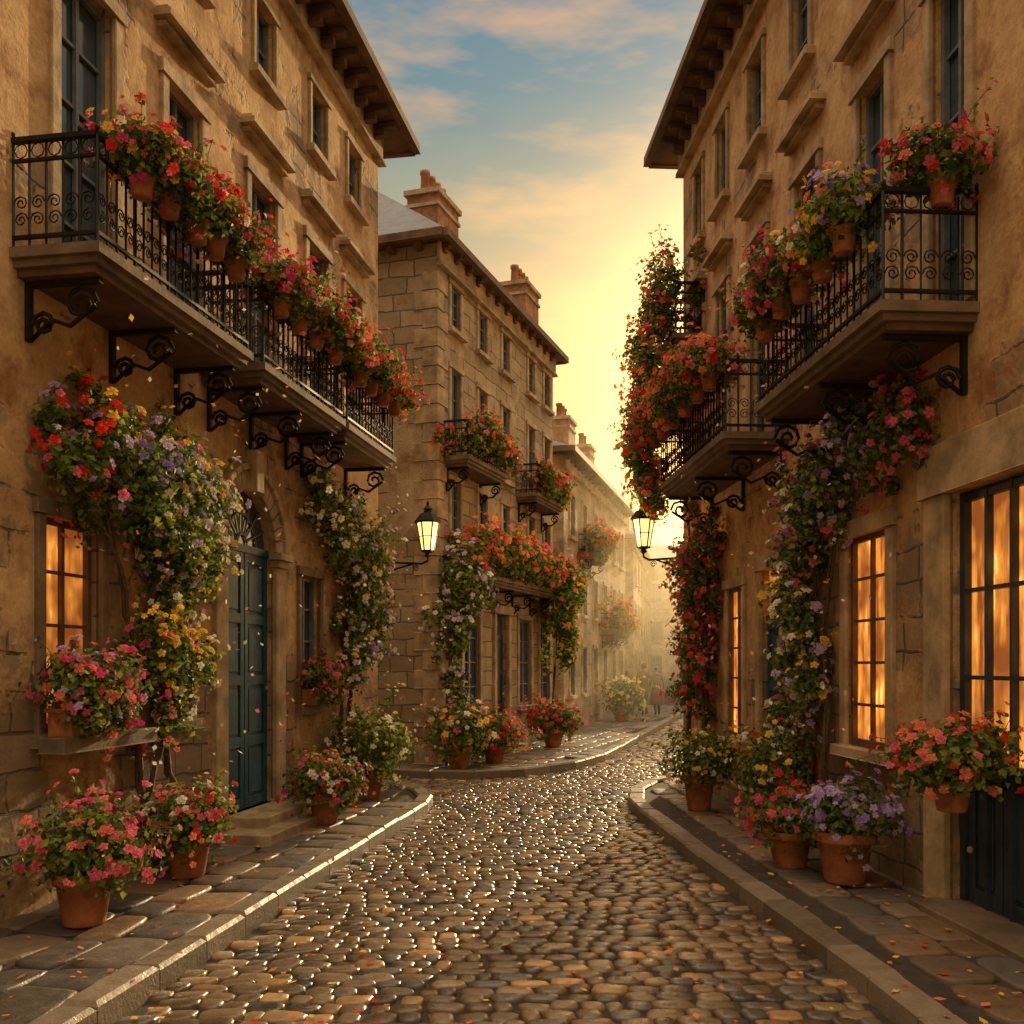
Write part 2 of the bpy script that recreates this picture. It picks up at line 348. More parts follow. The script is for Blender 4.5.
# ================================================================== LEFT HOUSE
FL=Fr((-4.43,0),(.168,1),1); org=FL(8.5,0,0); E=empty('stone_townhouse',org)
w=MB([]);t=MB([]);g=MB([])
ops=[]
fl=[(5.5,6.2),(7.12,7.80),(8.62,9.22),(10.28,10.94),(11.88,12.52),(13.2,13.85)]
for a,b in fl: ops.append((a,b,4.6,6.85))
tp=[(5.55,6.1),(7.2,7.75),(8.65,9.2),(10.4,10.9),(11.98,12.5),(13.3,13.8)]
for a,b in tp: ops.append((a,b,8.0,8.78))
gl=[(4.9,5.7),(6.95,7.62),(8.45,9.0),(11.65,12.25)]
for a,b in gl: ops.append((a,b,1.32,2.85))
DA0,DA1=9.72,10.88; DC=(DA0+DA1)/2; DR=(DA1-DA0)/2; ZS=3.02; ops.append((DA0,DA1,.32,ZS+DR))
wallgrid(w,FL,2.0,14.67,0,9.5,ops,WALL_L); shell(w,FL,2.0,14.67,5,9.5,WALL_L)
K=16; arc=[(DC+DR*math.cos(math.pi*i/K),ZS+DR*math.sin(math.pi*i/K)) for i in range(K+1)]
for i in range(K):
    (x0,y0),(x1,y1)=arc[i],arc[i+1]
    poly(w,FL,[(x0,0,y0),(x1,0,y1),(x1,0,ZS+DR),(x0,0,ZS+DR)],WALL_L)
    poly(w,FL,[(x0,.0,y0),(x1,.0,y1),(x1,-.2,y1),(x0,-.2,y0)],TRIM)
    t0,t1=math.pi*i/K,math.pi*(i+1)/K; g_=.012
    for (ra,rb,oo) in((DR,DR+.2,.04),(DR+.201,DR+.27,.07)):
        q=[]
        for tt,rr in((t0+g_,ra),(t1-g_,ra),(t1-g_,rb),(t0+g_,rb)): q.append((DC+rr*math.cos(tt),ZS+rr*math.sin(tt)))
        l=[(x,-.02,z) for x,z in q]+[(x,oo,z) for x,z in q]; t.add([FL(*p) for p in l],BF,TRIM,l)
    poly(g,FL,[(x0,-.10,y0),(x1,-.10,y1),(DC,-.10,ZS)],GLASS)
box(t,FL,DC-.09,DC+.09,-.02,.12,ZS+DR-.03,ZS+DR+.4,TRIM)
for s in(-1,1):
    ia=DC+s*DR; oa=ia+s*.25; lo,hi=min(ia,oa),max(ia,oa)
    box(t,FL,lo,hi,-.03,.05,.34,2.86,TRIM); box(t,FL,lo-.03,hi+.03,-.03,.09,.12,.339,TRIM); box(t,FL,lo-.02,hi+.02,-.03,.08,2.861,2.94,TRIM); box(t,FL,lo-.05,hi+.05,-.03,.12,2.941,ZS-.005,TRIM)
box(g,FL,DA0,DA1,-.13,-.05,ZS-.06,ZS+.02,DOORB)
for i in range(1,8):
    th=math.pi*i/8; tube(g,[FL(DC+.1*math.cos(th),-.085,ZS+.02+.1*math.sin(th)),FL(DC+DR*math.cos(th),-.085,ZS+DR*math.sin(th))],.011,FRAME,4)
for rr in(.12,.34): tube(g,[FL(DC+rr*math.cos(x),-.085,ZS+.01+rr*math.sin(x)) for x in np.linspace(0,math.pi,12)],.011,FRAME,4)
for (a,b) in fl: window(g,t,FL,a,b,4.6,6.85,GLASS,FRAME,4,.11,True,False)
for (a,b) in tp: window(g,t,FL,a,b,8.0,8.78,GLASS,FRAME,1,.07)
for i,(a,b) in enumerate(gl): window(g,t,FL,a,b,1.32,2.85,LIT if i<2 else GLASS,WOOD if i<2 else FRAME,3,.09,trim=TRIMD)
box(t,FL,6.75,7.95,.101,.30,1.2,1.31,TRIMD)
box(t,FL,DA0-.35,DA1+.35,.121,.62,.11,.215,TRIM); box(t,FL,DA0+.005,DA1-.005,-.2,.42,.216,.32,TRIM)
eaves(t,FL,2.0,14.67,5,9.52,.42,WOOD)
rf=MB([]); roof(rf,FL,2.0,14.67,5,9.6,.47,1.5,SLATE)
d=MB([]); paneldoor(d,FL,DA0,DA1,.33,ZS-.06,DOORB,-.08,2,4)
w.obj('walls',org,E); t.obj('stone_trim',org,E,.008); g.obj('windows',org,E); rf.obj('roof',org,E); d.obj('front_door',org,E,.004)
for a0,a1 in((6.6,8.95),(9.2,11.4),(11.5,13.4)): balcony(FL,a0,a1,.65,4.56,.72,E,org)
# ================================================================== RIGHT HOUSE
FR_=Fr((3.5,0),(-.062,1),-1); org=FR_(8.5,0,0); E=empty('ochre_townhouse',org)
w=MB([]);t=MB([]);g=MB([]);d=MB([])
ops=[];fl=[(5.3,5.9),(6.75,7.25),(8.0,8.55),(9.5,10.1),(11.05,11.6),(12.55,13.1),(13.8,14.3)]
for a,b in fl: ops.append((a,b,4.25,6.65))
tp=[(6.8,7.3),(8.1,8.55),(9.7,10.25),(11.15,11.7),(12.6,13.1),(13.8,14.25)]
for a,b in tp: ops.append((a,b,7.75,8.78))
ops.append((5.55,7.0,.16,3.0)); ops.append((7.98,8.78,1.1,2.9)); ops.append((10.5,11.2,.16,2.85)); ops.append((11.9,12.6,.9,2.75))
wallgrid(w,FR_,2.0,15.0,0,9.5,ops,WALL_R); shell(w,FR_,2.0,15,5.5,9.5,WALL_R)
for a,b in fl: window(g,t,FR_,a,b,4.25,6.65,GLASS,FRAME,4,.1,True,False)
for a,b in tp: window(g,t,FR_,a,b,7.75,8.78,GLASS,FRAME,2,.07)
window(g,t,FR_,7.98,8.78,1.1,2.9,LITB,WOOD,4,.13,trim=TRIM,D=-.07); window(g,t,FR_,11.9,12.6,.9,2.75,LITB,WOOD,4,.1,D=-.07)
poly(g,FR_,[(5.6,-.12,1.15),(6.98,-.12,1.15),(6.98,-.12,2.95),(5.6,-.12,2.95)],LITB)
for a in(5.55,5.8,6.07,6.35,6.65,6.93): box(g,FR_,a,a+.07 if a in(5.55,6.93) else a+.028,-.15,-.07,.16,3.0,WOODB)
for z in(1.1,1.7,2.3,2.93): box(g,FR_,5.62,6.93,-.119,-.075,z,z+.05 if z in(1.1,2.93) else z+.028,WOODB)
paneldoor(d,FR_,5.62,6.93,.17,1.1,WOODB,-.11,3,1)
box(t,FR_,5.2,5.55,-.03,.05,.12,3.0,TRIM); box(t,FR_,7.0,7.3,-.03,.05,.12,3.0,TRIM); box(t,FR_,5.15,7.36,-.03,.07,3.001,3.36,TRIM); box(t,FR_,5.5,7.05,-.15,.28,.11,.165,TRIMD)
paneldoor(d,FR_,10.5,11.2,.17,2.3,DOORB,-.07,1,3); poly(g,FR_,[(10.5,-.08,2.33),(11.2,-.08,2.33),(11.2,-.08,2.85),(10.5,-.08,2.85)],LIT)
box(g,FR_,10.5,11.2,-.1,-.04,2.3,2.35,DOORB)
box(t,FR_,10.38,10.5,-.03,.05,.12,2.85,TRIM); box(t,FR_,11.2,11.32,-.03,.05,.12,2.85,TRIM); box(t,FR_,10.35,11.35,-.03,.06,2.851,3.02,TRIM); box(t,FR_,10.35,11.35,.0,.35,.11,.2,TRIMD)
eaves(t,FR_,2.0,15.0,5.5,9.52,.42,WOOD); rf=MB([]); roof(rf,FR_,2.0,15,5.5,9.6,.47,1.5,SLATE)
w.obj('walls',org,E); t.obj('stone_trim',org,E,.008); g.obj('windows',org,E); rf.obj('roof',org,E); d.obj('doors',org,E,.004)
balcony(FR_,6.6,9.3,.68,4.2,.74,E,org); balcony(FR_,10.3,13.5,.70,4.2,.74,E,org,sp=1.3); balcony(FR_,13.7,14.9,.45,6.35,.7,E,org)
# ================================================================== MIDDLE AND FAR HOUSES
def house(name,fr,a0,a1,dep,zt,cols,rows,wm,balc=(),ov=.3,rh=1.6,chim=(),det=0,gops=(),wd=.42,wood=WOOD,fm=FRAME,lit=()):
    org=fr((a0+a1)/2,0,0); E=empty(name,org); w=MB([]);t=MB([]);g=MB([]);ops=[]
    for c in cols:
        for z0,z1 in rows: ops.append((c-wd/2,c+wd/2,z0,z1))
    ops+=[o[:4] for o in gops]
    wallgrid(w,fr,a0,a1,0,zt,ops,wm); shell(w,fr,a0,a1,dep,zt,wm)
    for i,o in enumerate(ops[:len(cols)*len(rows)]): window(g,t,fr,*o,LIT if i in lit else GLASS,fm,2,.09,D=-.08)
    for o in gops:
        if o[4]=='door':
            paneldoor(g,fr,o[0],o[1],o[2],o[3]-.4,WOODB,-.1,1,3); poly(g,fr,[(o[0],-.1,o[3]-.4),(o[1],-.1,o[3]-.4),(o[1],-.1,o[3]),(o[0],-.1,o[3])],GLASS)
            box(t,fr,o[0]-.12,o[0],-.03,.06,.12,o[3],TRIM); box(t,fr,o[1],o[1]+.12,-.03,.06,.12,o[3],TRIM); box(t,fr,o[0]-.16,o[1]+.16,-.03,.09,o[3]+.001,o[3]+.18,TRIM)
            box(t,fr,o[0]-.2,o[1]+.2,0,.45,.1,.24,TRIM)
        else: window(g,t,fr,*o[:4],LIT if o[4]=='lit' else GLASS,fm,3,.1,D=-.08)
    eaves(t,fr,a0,a1,dep,zt+.01,ov,wood,.5,.15)
    z=.12;k=0
    while z<zt-.7:
        h=.32; wq=.42 if k%2 else .26
        box(t,fr,a0-.02,a0+wq,-.42 if k%2==0 else -.26,.022,z+.006,z+h-.006,TRIM); z+=h;k+=1
    rf=MB([]); roof(rf,fr,a0,a1,dep,zt+.09,ov+.05,rh,SLATE)
    for c in chim: chimney(rf,fr,*c)
    w.obj('walls',org,E); t.obj('stone_trim',org,E,.01 if det else 0); g.obj('windows',org,E); rf.obj('roof_and_chimneys',org,E)
    for b in balc: balcony(fr,*b,E,org,'balcony',det)
    return E
FM=Fr((-6.97,0),(.34,1),1)
house('stone_corner_house',FM,16.8,23.3,6,8.9,[17.56,18.84,20.1,21.7,22.8],[(4.1,5.0),(5.5,6.95),(7.65,8.4)],WALL_M,
  balc=[(17.0,18.9,.5,5.35,.6),(20.7,22.6,.5,5.35,.6),(16.95,22.9,.55,3.4,.25)],ov=.22,rh=2.7,chim=[(18.3,-.75,.95,.6,8.8,10.3,4),(22.4,-.5,.9,.6,8.8,10.2,4)],det=1,
  gops=[(17.9,18.7,.95,2.75,'g'),(19.5,20.2,.24,2.8,'door'),(20.9,21.7,.95,2.75,'g'),(22.3,23.0,.95,2.75,'g')])
FT=Fr((-5.43,0),(.264,1),1)
house('pale_stone_house',FT,25.5,36,6,7.2,[26.6,28.3,30,31.7,33.4,35],[(1.0,2.3),(3.2,4.3),(5.2,6.3)],WALL_T,balc=[(27.5,29.4,.5,4.9,.5),(31,34.2,.5,2.9,.5)],chim=[(27.6,-.5,.9,.6,7,8.5,3),(30.6,-.5,.8,.6,7,8.4,2)],wd=.6)
FB=Fr((-2.16,0),(.178,1),1)
house('distant_townhouse',FB,38,56,6,6.6,[39.5,42,44.5,47,49.5,52,54.5],[(1.0,2.3),(3.0,4.2),(5.0,6.0)],WALL_T,chim=[(41,-.6,.9,.6,6.4,8.2,3),(47,-.6,.9,.6,6.4,8.2,3)],wd=.8)
FE=Fr((5.5,64),(1,0),1)
house('distant_townhouse',FE,0,12,7,8.2,[1.5,3.7,5.9,8.1,10.3],[(1.0,2.4),(3.3,4.6),(5.8,7.0)],WALL_T,chim=[(2,-2,1,.6,8.2,10.6,3),(7,-2,1,.6,8.2,10.4,3)],wd=.8)
FX=Fr((-.27,0),(.222,1),-1)
house('ochre_row_house',FX,46,56,3,4.6,[47.5,50,52.5],[(1.0,2.5),(3.1,4.0)],WALL_R,rh=1.2,chim=[(51,-1.5,.9,.6,5,6.6,3)],wd=.8)
# ================================================================== GROUND
def plane(name,x0,x1,y0,y1,z,mat):
    mb=MB([]); mb.add([(x0,y0,z),(x1,y0,z),(x1,y1,z),(x0,y1,z)],[[0,1,2,3]],mat); return mb.obj(name,((x0+x1)/2,(y0+y1)/2,z))
plane('ground',-1500,1500,-500,2500,-.05,simple('earth_ground',(.2,.155,.1),.95,.3,.2))
curbL=[(-2.38,2.4),(-1.95,5.54),(-1.55,8.5),(-1.22,10.9),(-1.03,12.2),(-1.02,12.9),(-1.18,13.6),(-1.55,14.3),(-2.2,14.9),(-7.5,16.1)]
polyL=curbL+[(-7.5,2.4)]
curbR=[(2.06,2.4),(1.92,5.4),(1.65,8.8),(1.48,11.6),(1.46,12.6),(1.6,13.6),(1.95,14.6),(2.6,15.5),(9,17)]
polyR=curbR+[(9,2.4)]
curbM=[(-7.5,18.3),(-2.6,16.4),(-1.3,15.85),(-.6,15.75),(.2,16.15),(1.1,17.3),(1.75,18.8),(2.3,20.8),(3.1,24),(5.7,34),(7.6,44),(10.4,58)]
polyM=curbM+[(3,60),(-7.5,60)]
def inpoly(x,y,P):
    c=False;j=len(P)-1
    for i in range(len(P)):
        if (P[i][1]>y)!=(P[j][1]>y) and x<(P[j][0]-P[i][0])*(y-P[i][1])/(P[j][1]-P[i][1])+P[i][0]: c=not c
        j=i
    return c
def dist(x,y,C):
    b=9e9
    for i in range(len(C)-1):
        ax,ay=C[i];bx,by=C[i+1]; dx,dy=bx-ax,by-ay; t_=max(0,min(1,((x-ax)*dx+(y-ay)*dy)/(dx*dx+dy*dy)))
        b=min(b,math.hypot(x-ax-t_*dx,y-ay-t_*dy))
    return b
def stone(mb,cx,cy,hx,hy,ang,z,dome,mat,col,n=8,ex=.6,thick=.05,jit=.12):
    V=[];rings=[(1,-thick),(1,-dome*.9),(.9,-dome*.15),(.6,dome*.3)]
    ca,sa=math.cos(ang),math.sin(ang); pr=[]
    for i in range(n):
        t_=2*math.pi*(i+.5)/n; c_,s_=math.cos(t_),math.sin(t_); k=1+R(-jit,jit)
        pr.append((math.copysign(abs(c_)**ex,c_)*hx*k,math.copysign(abs(s_)**ex,s_)*hy*k))
    tx,ty=R(-.05,.05),R(-.05,.05)
    for s,zz in rings:
        for px,py in pr:
            px2,py2=px*s,py*s; V.append((cx+px2*ca-py2*sa,cy+px2*sa+py2*ca,z+zz+(px2*tx+py2*ty if zz>-thick else 0)))
    V.append((cx,cy,z+dome*.35)); F=[]
    for r_ in range(3):
        for j in range(n): F.append([r_*n+j,r_*n+(j+1)%n,(r_+1)*n+(j+1)%n,(r_+1)*n+j])
    for j in range(n): F.append([3*n+j,3*n+(j+1)%n,4*n])
    mb.add(V,F,mat,col=col,smooth=True)
def cobcol():
    k=random.random(); b=R(.5,1.4)
    c=(.165,.115,.065) if k<.52 else (.10,.088,.075) if k<.72 else (.24,.165,.085) if k<.92 else (.40,.24,.10)
    return tuple(x*b for x in c)
rd=MB([]); rd.add([(-9,1,-.02),(16,1,-.02),(16,75,-.02),(-9,75,-.02)],[[0,1,2,3]],MORT,col=(.05,.042,.035))
y=3.6
while y<46:
    far=1 if y<18 else 1.35 if y<28 else 2
    sy=R(.10,.155)*far
    xa,xb=(-2.6,3) if y<13 else (-7,9) if y<20 else (.5,10)
    x=xa+R(0,.2)
    while x<xb:
        sx=R(.10,.24)*far
        cx=x+sx/2; yy=y+.03*math.sin(cx*2.1)+ .035*cx*cx*(.3 if y<14 else 0)
        if not any(inpoly(cx,yy,p) for p in(polyL,polyR,polyM)) and yy<46:
            stone(rd,cx+R(-.012,.012),yy+R(-.014,.014),sx/2-.004,sy/2-.003,R(-.14,.14),.0+R(-.006,.006),.011,COB,cobcol(),8 if far==1 else 6,.55,.03,.14)
        x+=sx
    y+=sy
rd.obj('cobblestone_road',(0,12,0))
def pavement(name,P,C,ang,org,xr,yr,sz=1):
    mb=MB([]); n=len(P); V=[(x,y,.095) for x,y in P]
    mb.add(V,[list(range(n))],MORT,col=(.05,.04,.035))
    ca,sa=math.cos(ang),math.sin(ang); v=-30
    while v<40:
        hv=R(.26,.46)*sz; u=-30+R(0,.5)
        while u<45:
            hu=R(.3,.65)*sz; cx=(u+hu/2)*ca-(v+hv/2)*sa; cy=(u+hu/2)*sa+(v+hv/2)*ca
            if xr[0]<cx<xr[1] and yr[0]<cy<yr[1] and inpoly(cx,cy,P) and dist(cx,cy,C)>.34:
                b=R(.55,1.3); c=random.choice([(.175,.13,.085),(.13,.11,.088),(.24,.155,.085),(.11,.097,.085)])
                stone(mb,cx,cy,hu/2-.007,hv/2-.007,ang+R(-.06,.06),.118+R(-.004,.004),.008,FLAG,tuple(x*b for x in c),12,.42,.03,.07)
            u+=hu
        v+=hv
    for i in range(len(C)-1):
        ax,ay=C[i];bx,by=C[i+1]; L=math.hypot(bx-ax,by-ay); dx,dy=(bx-ax)/L,(by-ay)/L
        nx,ny=-dy,dx
        if not inpoly(ax+dx*L/2+nx*.05,ay+dy*L/2+ny*.05,P): nx,ny=-nx,-ny
        k=max(1,round(L/.62))
        for j in range(k):
            s0=L*j/k+.006; s1=L*(j+1)/k-.006; b=R(.65,1.25); zt=.135+R(-.007,.007); e=.024; col=(.20*b,.16*b,.115*b); W=.2+R(-.012,.012)
            q=lambda s,o,z:(ax+dx*s+nx*o,ay+dy*s+ny*o,z)
            V=[q(s0,0,-.04),q(s1,0,-.04),q(s1,W,-.04),q(s0,W,-.04),q(s0,0,zt-e),q(s1,0,zt-e),q(s1,W,zt-e),q(s0,W,zt-e),q(s0+e,e,zt),q(s1-e,e,zt),q(s1-e,W-e,zt),q(s0+e,W-e,zt)]
            mb.add(V,[[0,1,5,4],[1,2,6,5],[2,3,7,6],[3,0,4,7],[4,5,9,8],[5,6,10,9],[6,7,11,10],[7,4,8,11],[8,9,10,11]],FLAG,col=col)
    mb.obj(name,org)
pavement('pavement',polyL,curbL,math.pi/2-.14,(-2.4,9,0),(-6,0),(3,17))
pavement('pavement',polyR,curbR,math.pi/2+.05,(2.4,9,0),(0,7),(3,17))
pavement('pavement',polyM,curbM,math.pi/2-.33,(0,20,0),(-4,9),(15,42),1.1)
# ================================================================== STREET LAMPS
m,t_,b=newmat('lantern_glass'); b.inputs['Base Color'].default_value=(.8,.5,.2,1); b.inputs['Emission Color'].default_value=(1,.55,.16,1); b.inputs['Emission Strength'].default_value=2.6; LAMPG=m
def lamp(fr,a,out,z):
    base=fr(a,out,z); mb=MB([]); h=.38
    c=base
    lathe(mb,c,[(.085,0),(.15,h)],LAMPG,6,False)
    lathe(mb,c,[(.02,-.1),(.05,-.07),(.03,-.04),(.10,-.02),(.10,.0),(.02,.005)],IRON,6,False)
    lathe(mb,c,[(.15,h),(.19,h),(.19,h+.025),(.11,h+.13),(.06,h+.15),(.05,h+.19),(.07,h+.2),(.02,h+.25),(.02,h+.29),(.001,h+.33)],IRON,6,False)
    for j in range(6):
        th=2*math.pi*j/6; tube(mb,[(c[0]+.087*math.cos(th),c[1]+.087*math.sin(th),c[2]),(c[0]+.153*math.cos(th),c[1]+.153*math.sin(th),c[2]+h)],.012,IRON,4)
        t2=2*math.pi*(j+1)/6; tube(mb,[(c[0]+.12*math.cos(th),c[1]+.12*math.sin(th),c[2]+h*.5),(c[0]+.12*math.cos(t2),c[1]+.12*math.sin(t2),c[2]+h*.5)],.007,IRON,4)
    z2=z-.1
    tube(mb,[fr(a,out,z2+.02),fr(a,out,z2-.05),fr(a,out-.08,z2-.09),fr(a,out*.5,z2-.07),fr(a,.03,z2-.05)],.016,IRON,6)
    tube(mb,[fr(a,out*.75,z2-.09),fr(a,out*.45,z2-.16),fr(a,out*.2,z2-.3),fr(a,.03,z2-.42)],.013,IRON,6)
    tube(mb,scroll(fr,a,out*.33,z2-.16,.07,'o',1),.009,IRON,4); tube(mb,scroll(fr,a,out*.8,z2-.15,.05,'o',-1),.008,IRON,4)
    box(mb,fr,a-.04,a+.04,.001,.035,z2-.5,z2+.05,IRON)
    o=mb.obj('street_lamp',base)
    l=bpy.data.lights.new('lantern_light','POINT'); l.energy=30; l.color=(1,.55,.2); l.shadow_soft_size=.12
    lo=bpy.data.objects.new('lantern_light',l); S.collection.objects.link(lo); lo.parent=o; lo.location=(fr.n[0]*.25,fr.n[1]*.25,.15)
lamp(FL,14.25,.86,3.42); lamp(FR_,14.4,.72,3.5)
# ================================================================== FLOWERS ON BALCONIES
REDS=['red','red','pink','coral','mag']
def ppot(fr,a,out,z,r=.1,h=.17,fr_=.26,cols=REDS,name='geranium_pot',**k): plant_pot(name,fr(a,out,z),r,h,fr_,cols,k.get('fs',.035),k.get('ls',.05),k.get('dens',.9),k.get('tall',1.05),k.get('nf',180))
for a,c in((7.0,REDS+['yel']),(7.4,REDS),(7.75,['pink','coral','red','white']),(8.1,REDS),(8.45,REDS)): ppot(FL,a+R(-.04,.04),.72,5.02+R(-.03,.03),cols=c,fr_=.27+R(-.03,.03))
for a,c in((9.45,REDS),(9.9,['red','coral','ora','white']),(10.35,REDS),(10.9,['coral','red','white'])): ppot(FL,a,.70,5.05,cols=c,fr_=.3+R(-.03,.03),fs=.038)
for a in(11.7,12.1,12.6,13.1): ppot(FL,a,.72,5.03,fr_=.3+R(-.03,.03),fs=.04,cols=REDS+['coral','ora'])
ppot(FR_,6.62,.25,4.83,fr_=.28)
for a,c in((7.05,['lil','pur','yel','coral']),(7.45,['yel','red','white','coral']),(7.9,REDS+['yel']),(8.35,['white','red','pink']),(8.8,['red','coral','pink','white'])): ppot(FR_,a,.74,4.66+R(-.03,.03),cols=c,fr_=.28+R(-.03,.03))
for a in(10.6,11.1,11.7,12.3,12.9,13.4): ppot(FR_,a,.76,4.7,cols=['red','coral','pink','ora'],fr_=.33+R(-.04,.04),fs=.042)
def climber(name,fr,cl,cols,ls=.06,fs=.043,nf=52,stems=(),dens=1,sprig=14,airy=False):
    mb=MB([]); org=fr(cl[0][0],.1,0)
    for q in cl:
        a,o,z,r=q[:4]; cc=q[4] if len(q)>4 else cols
        r*=R(.72,1.22) if airy else R(.85,1.2); p=fr(a+R(-.12,.12),o,z+R(-.08,.08))
        clump(mb,p,(r*.75,r*R(.85,1.25),r*R(.85,1.2)),int((640 if airy else 850)*dens*(r/.3)**2*(.06/ls)**2),int(nf*(r/.3)**2*R(.6,1.4)),ls,fs,cc,sprig,1.15 if airy else .85)
        for _ in range(4 if airy else 2):
            th=R(0,6.28); rr=R(1.15,1.75); q2=fr(a+math.cos(th)*r*rr,R(.05,.12),z+math.sin(th)*r*rr)
            clump(mb,q2,(r*.3,r*R(.25,.5),r*R(.25,.5)),int(85*(.06/ls)**2),5,ls*.9,fs,cc,3)
    for st in stems:
        P=[np.array(fr(*s)) for s in st]; Q=[]
        for i in range(len(P)-1):
            for k in range(5):
                Q.append(P[i]+(P[i+1]-P[i])*k/5+rng.normal(size=3)*.018)
        Q.append(P[-1]); tube(mb,Q,np.linspace(.028,.008,len(Q)),BARK,5)
        tube(mb,[q+np.array((.03*math.sin(i*.9),.03*math.cos(i*.9),0)) for i,q in enumerate(Q)],np.linspace(.018,.006,len(Q)),BARK,4)
    return mb.obj(name,org)
W1=['white','white','yel','lil']
climber('climbing_rose',FL,[(7.0,.2,3.2,.22,['red','pink','lil']),(7.35,.22,3.5,.28,['red','red','yel']),(7.75,.25,3.3,.3,['lil','pur','pink']),(8.1,.25,3.0,.28,['pur','lil','lil','white']),
 (8.45,.25,3.45,.3,W1),(8.85,.25,3.15,.27,W1),(8.45,.28,2.75,.27,['white','yel','yel','lil']),(8.85,.25,2.6,.24,['yel','yel','white']),(8.5,.22,2.3,.22,['yel','white']),
 (8.15,.2,1.95,.22,['yel','pink','yel']),(8.5,.22,1.7,.26,['yel','yel','lil']),(8.3,.2,1.4,.18,['pink','white']),(8.85,.2,1.85,.2,['yel','white'])],W1,airy=True,
 stems=[[(8.3,.1,.12),(8.1,.1,.7),(8.35,.12,1.3),(8.15,.1,2.2),(8.4,.1,3.0),(8.0,.1,3.4)],[(8.45,.12,.12),(8.5,.1,.9),(8.3,.12,1.6),(8.6,.1,2.5),(8.7,.1,3.2)],[(8.2,.1,.12),(8.0,.1,1.0),(7.9,.1,2.0),(7.6,.1,2.9),(7.2,.1,3.4)]])
climber('climbing_rose',FL,[(11.9,.2,3.75,.25),(12.3,.22,3.45,.28),(12.8,.25,3.65,.28),(13.1,.28,3.2,.3),(13.5,.3,3.4,.3),(13.7,.3,2.95,.3),(13.1,.25,2.7,.3),(13.5,.28,2.4,.28),(13.0,.22,2.2,.27),(13.5,.25,1.95,.22),(13.0,.2,1.7,.2)],['white','white','yel','lil','white'],airy=True,
 stems=[[(12.9,.1,.12),(12.8,.1,1.0),(13.0,.1,1.9),(12.8,.1,2.9),(12.3,.1,3.6)],[(13.1,.1,.12),(13.2,.1,1.2),(13.1,.1,2.2),(13.5,.1,3.3)]])
climber('climbing_rose',FR_,[(7.35,.15,3.65,.2,['mag','pink']),(7.75,.2,3.5,.25,['pink','lil']),(8.2,.22,3.65,.26,['lil','pur','lil']),(8.65,.24,3.4,.28,['lil','pur','pink']),(9.05,.25,3.15,.28,['white','lil']),(9.45,.25,3.4,.23,['white','pink']),(9.5,.25,2.85,.27,['white','lil','pink']),
 (9.65,.25,2.45,.24,['white','yel']),(9.4,.22,2.1,.24,['lil','white','yel']),(9.75,.22,1.85,.2,['yel','white']),(9.3,.22,1.65,.2,['yel','lil']),(9.75,.25,1.35,.18,['pink','white'])],['white','lil'],airy=True,
 stems=[[(9.3,.1,.12),(9.45,.1,.9),(9.2,.12,1.6),(9.4,.1,2.4),(9.1,.1,3.1),(8.3,.1,3.6)],[(9.5,.1,.12),(9.6,.1,1.2),(9.7,.1,2.3),(9.5,.1,3.3)],[(9.2,.1,.12),(9.0,.1,1.2),(9.1,.1,2.2),(8.7,.1,3.2),(7.8,.1,3.5)]])
climber('climbing_rose',FR_,[(12.9,.28,3.5,.28),(13.3,.3,3.2,.3),(13.0,.28,2.85,.3),(13.5,.3,2.6,.28),(13.1,.28,2.3,.26),(13.6,.3,2.05,.28),(13.2,.25,1.8,.26),(13.5,.25,1.5,.25)],['red','mag','pink','pink'],nf=55,airy=True,
 stems=[[(13.2,.1,.12),(13.3,.1,1.2),(13.1,.1,2.2),(13.3,.1,3.3)],[(13.5,.1,.12),(13.4,.1,1.5),(13.6,.1,2.7)]])
climber('trailing_geranium',FR_,[(14.1,.5,7.2,.3),(14.5,.55,6.95,.26),(14.0,.55,6.55,.25),(14.4,.75,6.2,.27),(13.9,.75,5.95,.34),(14.3,.6,5.7,.26),(13.9,.75,5.4,.26),(14.2,.85,5.1,.3),(13.8,.9,4.8,.34),(14.0,.75,4.4,.32),(13.8,.7,4.05,.25)],['red','coral','ora','pink'],nf=60,airy=False,
 stems=[[(14.2,.1,.12),(14.3,.1,3.0),(14.1,.2,4.6),(14.3,.4,6.2),(14.2,.3,7.0)]])
cl=[(a,.62+R(-.1,.1),3.72+R(-.12,.15),.34) for a in np.arange(17.0,23.0,.55)]
climber('balcony_geraniums',FM,cl,['red','coral','pink','ora'],ls=.08,fs=.05,nf=70,sprig=4)
climber('hanging_wisteria',FM,[(16.6,.5,3.25,.34),(16.8,.45,2.9,.34),(17.2,.5,3.1,.34),(17.7,.5,3.15,.3),(16.75,.4,2.5,.28),(16.9,.35,2.1,.2),(16.8,.35,1.7,.2),(16.75,.35,1.3,.24)],['lil','white','lil','white'],ls=.08,fs=.05,nf=50,sprig=5,
  stems=[[(16.7,.2,.12),(16.85,.2,1.2),(16.75,.25,2.2),(17.0,.3,3.1)]])
climber('hanging_vine',FM,[(21.9,.6,3.4,.4),(22.4,.6,3.2,.4),(22.2,.6,2.8,.34),(22.5,.6,2.4,.34),(22.8,.6,3.5,.4),(22.4,.6,2.0,.25)],['yel','white','ora'],ls=.09,fs=.05,nf=25,sprig=5,stems=[[(22.4,.2,.12),(22.5,.3,1.6),(22.4,.4,3.0)]])
for a0,a1 in((17.0,18.9),(20.7,22.6)):
    climber('balcony_geraniums',FM,[(a,.5+R(-.05,.1),5.72+R(-.08,.1),.25) for a in np.arange(a0+.1,a1,.42)],['coral','red','ora','pink'],ls=.08,fs=.05,nf=60,sprig=4)
